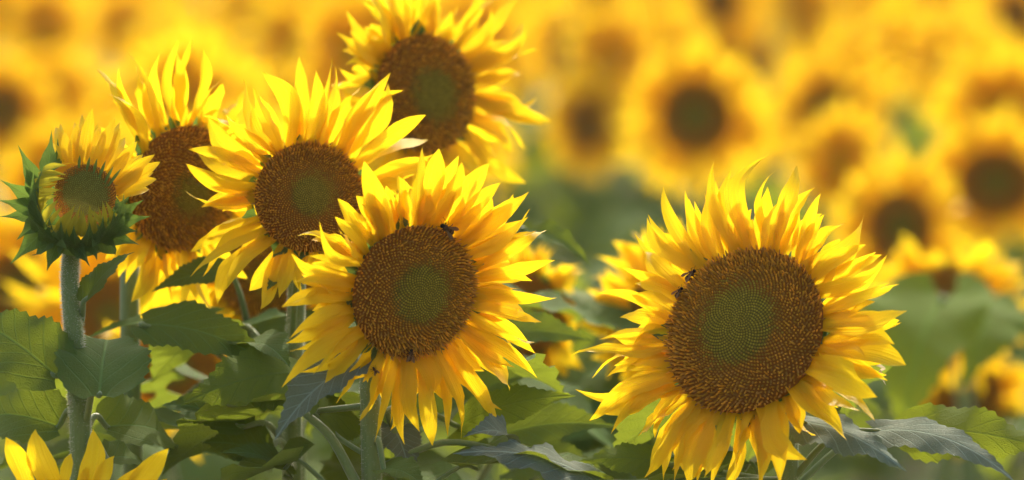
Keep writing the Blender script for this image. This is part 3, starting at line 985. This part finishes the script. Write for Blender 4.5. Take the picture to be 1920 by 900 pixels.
# a withered curl of bract beside the broad flower's edge
wr = random.Random(5)
pth = [P(1648 + wr.uniform(-8, 8) + (i - 10) * .6, 600 + i * 6.0, 5.99 + wr.uniform(-.01, .01)) for i in range(21)]
g = Geo()
for i in range(20):
    a, b = pth[i], pth[i + 1]
    wv = W(wr.uniform(-1, 1), wr.uniform(-1, 1), wr.uniform(-.3, 1)) * wr.uniform(.0006, .0024)
    wv2 = W(wr.uniform(-1, 1), wr.uniform(-1, 1), wr.uniform(-.3, 1)) * wr.uniform(.0006, .0024)
    g.add([a - wv, a + wv, b + wv2, b - wv2], [(0, 1, 2, 3)])
o = part('withered_bract', g, 'dry', flE[1], pth[0], False)


# ------------------------------------------------------------------ thin haze, added to lift the shadows and soften contrast
hm, hnt = mat('haze')
hv = N(hnt, 'ShaderNodeVolumePrincipled')
hv.inputs['Color'].default_value = (1.0, 0.93, 0.80, 1)
hv.inputs['Density'].default_value = 0.0006
hv.inputs['Anisotropy'].default_value = 0.3
ho = N(hnt, 'ShaderNodeOutputMaterial')
hnt.links.new(hv.outputs[0], ho.inputs['Volume'])
M['haze'] = hm
g = Geo()
hx = [Vector((x, y, z)) for x in (-152, 152) for y in (-22, 302) for z in (-1.0, 2.6)]
g.add(hx, [(0, 1, 3, 2), (4, 6, 7, 5), (0, 4, 5, 1), (2, 3, 7, 6), (0, 2, 6, 4), (1, 5, 7, 3)])
part('haze', g, 'haze', None, (0, 0, 0), False, 'stuff')

# ------------------------------------------------------------------ insects on the discs
def bee(label, px, py, fl, ang, size, dark=0.5):
    _, head, C, fr, Rm, h, _ = fl
    ex, ey, ez = fr
    q = on_plane(px, py, C + ez * h * .4, ez)
    x, y = (q - C).dot(ex), (q - C).dot(ey)
    r = math.hypot(x, y) / Rm
    pos = C + ex * x + ey * y + ez * (dome_z(r, h) + .0055 + .25 * size)
    root = thing('bee', pos - ez * .004, label, 'bee', 'bees on the flower discs')
    f = ex * math.cos(ang) + ey * math.sin(ang)
    s = ez.cross(f)
    prof = [(-.50, .02), (-.46, .10), (-.38, .17), (-.28, .20), (-.18, .19), (-.08, .13), (-.03, .09), (.02, .14), (.10, .19), (.18, .19), (.25, .13), (.29, .09), (.33, .13), (.40, .14), (.46, .10), (.49, .03)]
    g = Geo()
    vs, fs, cs = [], [], []
    for i, (a, rr) in enumerate(prof):
        for k in range(10):
            th = 2 * math.pi * k / 10
            vs.append(pos + f * (a * size) + (s * math.cos(th) + ez * math.sin(th) * .9) * (rr * size) - ez * (0.06 * size if a < -.1 else 0))
            if a < -.05:
                cs.append((0.18, .09, .025) if i % 2 else (.02, .012, .008))
            elif a < .27:
                cs.append((.09, .05, .02))
            else:
                cs.append((.015, .012, .01))
    for i in range(len(prof) - 1):
        for k in range(10):
            a, b = i * 10 + k, i * 10 + (k + 1) % 10
            fs.append((a, a + 10, b + 10, b))
    fs += [tuple(range(10)), tuple(range(len(vs) - 10, len(vs)))[::-1]]
    g.add(vs, fs, None, cs)
    part('body', g, 'insect', root, pos)
    for sd in (-1, 1):
        g = Geo()
        b0 = pos + f * (.10 * size) + s * (sd * .10 * size) + ez * (.16 * size)
        blade(g, b0, b0 - f * (.62 * size) + s * (sd * .22 * size) + ez * .06 * size, .24 * size, ez, [(0, .2), (.3, .6), (.7, 1), (.9, .7), (1, .1)], 6, 2)
        part('wing', g, 'wing', root, b0)
        for q2, a in enumerate((-.02, .10, .20)):
            g = Geo()
            l0 = pos + f * (a * size) + s * (sd * .12 * size) - ez * .08 * size
            l1 = l0 + s * (sd * .20 * size) + f * ((q2 - 1) * .12 * size) + ez * .08 * size
            l2 = l1 + s * (sd * .12 * size) + f * ((q2 - 1) * .14 * size) - ez * .30 * size
            tube(g, [l0, l1, l2], [.022 * size, .020 * size, .010 * size], 5)
            g.c = [(.03, .018, .01)] * len(g.v)
            part('leg', g, 'insect', root, l0)
        g = Geo()
        a0 = pos + f * (.46 * size) + s * (sd * .05 * size) + ez * .05 * size
        tube(g, [a0, a0 + f * .12 * size + s * sd * .08 * size + ez * .06 * size, a0 + f * .22 * size + s * sd * .14 * size], [.010 * size] * 3, 5)
        g.c = [(.02, .012, .01)] * len(g.v)
        part('antenna', g, 'insect', root, a0)


bee('dark bee on the upper rim of the disc below the tallest middle petals', 835, 428, flD, math.radians(148), .019)
bee('small dark bee clinging to the bottom edge of the bee flower disc', 765, 664, flD, math.radians(80), .014)
bee('tiny dark bee on a shaded lower petal beside a green bract', 701, 694, flD, math.radians(120), .009)
bee('bee half hidden at the upper side rim of the largest disc', 1296, 517, flE, math.radians(50), .016)
bee('smaller bee lower down the side rim of the largest disc', 1274, 549, flE, math.radians(60), .013)


# ------------------------------------------------------------------ plants of the field behind (prototypes, then copies)
def prototype(seed, R=0.066, ray=2.25, gold=False):
    rng = random.Random(seed)
    parts = []          # (name, mesh, material, kind, level, offset)
    H = 1.50
    ez = Vector((rng.uniform(-.18, .18), -1, rng.uniform(-.22, .10))).normalized()
    fr = frame_of(ez)
    ex, ey, _ = fr
    C = Vector((0, 0, H))
    backp = C - ez * .04
    root = Vector((0, .09, 0))
    pth = spline([root, Vector((0, .10, .7)), Vector((0, .11, H - .16)), Vector((0, .09, H - .03)), backp], 5)
    sg = Geo()
    tube(sg, pth, [.013 - .005 * i / len(pth) for i in range(len(pth))], 8)
    parts.append(('stem', mesh_of('stem', sg, Vector()), 'stem', None, 1))
    for q in range(9):
        z = 1.30 - q * .105 + rng.uniform(-.03, .03)
        a = q * 2.4 + rng.uniform(-.4, .4) + seed
        out = Vector((math.cos(a), math.sin(a), 0))
        s = min(pth, key=lambda p: abs(p.z - z)).copy()
        s.z = z
        size = rng.uniform(.17, .24)
        b = s + out * rng.uniform(.07, .12) + Vector((0, 0, .04))
        t = b + out * size * .9 + Vector((0, 0, -size * rng.uniform(.2, .7)))
        g = Geo()
        blade(g, b, t, size * .85, Vector((0, 0, 1)), LEAF, 10, 4, .09, 0, .2, .03, 0, rng.uniform(-.3, .3), 0, .1, 0, rng.uniform(0, 6))
        tube(g, [s, (s + b) / 2, b + (t - b) * .05], [.004, .003, .002], 5)
        parts.append(('leaf', mesh_of('leaf', g, Vector()), 'leaf', None, 1))
    parts.append(('flower_head', mesh_of('flower_head', receptacle_geo(C, fr, R, .032, .009, 20), Vector()), 'bract', None, 1))
    dg, fg = disc_geo(C, fr, R, R * .2, .42, 24, 5), floret_geo(C, fr, R, R * .2, 320, rng, (0, 0), .40, .55)
    if gold:           # young heads, discs still dusted with yellow
        dg.c = [(.86, .55, .03)] * len(dg.c)
        fg.c = [jit((.88, .58, .03), .12, rng) for _ in fg.c]
    parts.append(('disc', mesh_of('disc', dg, Vector()), 'floret', None, 2))
    parts.append(('florets', mesh_of('florets', fg, Vector(), False), 'floret', 'stuff', 2))
    g = Geo()
    for lay, n, l0 in ((0, 27, ray), (1, 23, ray * .85)):
        for q in range(n):
            a = 2 * math.pi * (q + rng.uniform(-.3, .3)) / n
            o = ex * math.cos(a) + ey * math.sin(a)
            b = C + o * R * .96 - ez * (.004 + .004 * lay)
            t = C + o * R * l0 * rng.uniform(.85, 1.12) + ez * rng.uniform(-.02, .015)
            blade(g, b, t, rng.uniform(.027, .038), (ez + ez.cross(o) * rng.gauss(0, .35)).normalized(), PETAL, 6, 2, rng.gauss(.04, .04), 0, rng.uniform(0, .35), 0, rng.gauss(0, .06), rng.gauss(0, .5))
    parts.append(('petal_ring', mesh_of('petal_ring', g, Vector()), 'field_petal', 'stuff', 2))
    for p in parts:
        p[1].materials.append(M[p[2]])
    return parts


PROTO = [prototype(s) for s in (1, 2, 3)]
YOUNG = [prototype(s, .030, 4.8, True) for s in (4, 5, 6)] + [prototype(7, .020, 7.0, True), prototype(8, .036, 4.0, True)]


def plant(proto, head_at, scale, yaw, label, group):
    o = bpy.data.objects.new('sunflower', None)
    COL.objects.link(o)
    sz = head_at.z / 1.50
    o.location = (head_at.x, head_at.y, 0)
    o.rotation_euler = (0, 0, yaw)
    o.scale = (scale, scale, sz)
    o['label'], o['category'], o['group'] = label, 'sunflower', group
    head = None
    for name, me, m, kind, lev in proto:
        c = bpy.data.objects.new(name, me)
        COL.objects.link(c)
        c.parent = o if lev == 1 else head
        if name == 'flower_head':
            head = c
        if kind:
            c['kind'] = kind
    return o


BG = 'out-of-focus sunflowers behind'
named = [
    (1305, 217, 10.5, 1.0, 'large round blurred sunflower with dark brown disc above the broad front flower'),
    (1100, 234, 12.8, .72, 'blurred sunflower with a small dark disc between two larger flowers'),
    (1556, 208, 12.6, 1.0, 'blurred sunflower with only the upper half of its dark disc clear'),
    (1868, 342, 10.4, 1.05, 'blurred sunflower with a big dark disc cut by the picture edge'),
    (1688, 428, 9.6, .85, 'blurred sunflower low beside the broad flower, disc dark orange-brown'),
    (8, 207, 12.5, .85, 'blurred sunflower with a small dark disc at the picture edge above the bud'),
    (1350, 0, 16.0, .9, 'very blurred dark sunflower disc at the top edge above the round one'),
    (85, 45, 15.5, .9, 'very blurred sunflower with brownish disc high above the bud'),
    (40, 545, 8.6, 1.0, 'strongly blurred golden sunflower beside the bud under its bracts'),
    (1905, 25, 16.0, .9, 'very blurred dark disc in the upper corner'),
]
rb = random.Random(3)
plant(YOUNG[0], P(1575, 305, 11.6), .9, .5, 'blurred yellow sunflower turned aside, hiding the lower half of a dark disc', BG)
marks = []
for i, (px, py, d, s, lab) in enumerate(named):
    hp = P(px, py, d)
    plant((YOUNG[i % 3] if 'brownish' in lab else PROTO[i % 3]), hp, s, rb.uniform(-.15, .15), lab, BG)
    marks.append((px, py, d, 230 * 6 / d * s))

SPOTS = [('the half-open bud', 150, 360), ('the drooping half-hidden sunflower', 345, 350), ('the fuzzy orange disc', 580, 370), ('the tall turned sunflower', 800, 175),
         ('the small dark blurred disc', 1100, 235), ('the large round blurred disc', 1305, 215), ('the half-clear blurred disc', 1556, 208), ('the dark disc at the edge', 1868, 340)]
GAPS = [(1000, 330, 1230, 470), (960, 150, 1060, 420),  (1630, 560, 1920, 900), (1480, 270, 1600, 420)]
d = 8.7
row = 0
while d < 22.8:
    half = .09 * d + 1.0
    x = -half + rb.uniform(0, .3)
    while x < half:
        z = 1.50 + rb.gauss(0, .07)
        hp = Vector((x + rb.uniform(-.05, .05), d + rb.uniform(-.16, .16), z))
        px, py, dd = pix(hp)
        inside = -150 < px < 2070
        ok = -190 < py < 560
        for (mx, my, md, mr) in marks:
            if math.hypot(px - mx, py - my) < mr * .50 + .11 / (K * dd) and dd < md + .2:
                ok = False
        if dd < 10.5:
            for (a, b, c_, e) in GAPS:
                if a - 60 < px < c_ + 60 and b - 60 < py < e + 60:
                    ok = False
        if ok:
            near = min(SPOTS, key=lambda s_: abs(s_[1] - px) + .5 * abs(s_[2] - py))
            dy = py - near[2]
            rel = 'high above' if dy < -200 else 'above' if dy < -70 else 'beside' if dy < 70 else 'below'
            size = 'hazy golden' if dd > 15 else 'soft golden' if dd > 11.5 else 'blurred yellow'
            if not inside:
                plant(YOUNG[rb.randrange(5)], hp, rb.uniform(.9, 1.1), rb.gauss(0, .6), 'golden sunflower of the field just beyond the edges of the picture', 'sunflowers beside the view')
                x += .50
                continue
            kind, yaw = rb.randrange(5), rb.gauss(0, .85)
            look = ('pea-sized' if kind == 3 else 'wide' if kind == 4 else 'small') + ' disc'
            turn = 'face-on' if abs(yaw) < .3 else 'turned aside' if yaw < 0 else 'turned away'
            lab = f'{size} {turn} sunflower with {look}, {rel} {near[0]}'
            plant(YOUNG[kind], hp, rb.uniform(.85, 1.1), yaw, lab, BG + ' ' + rel + ' ' + near[0])
        x += rb.uniform(.25, .36) if d < 19 else rb.uniform(.36, .5)
    d += .60
    row += 1
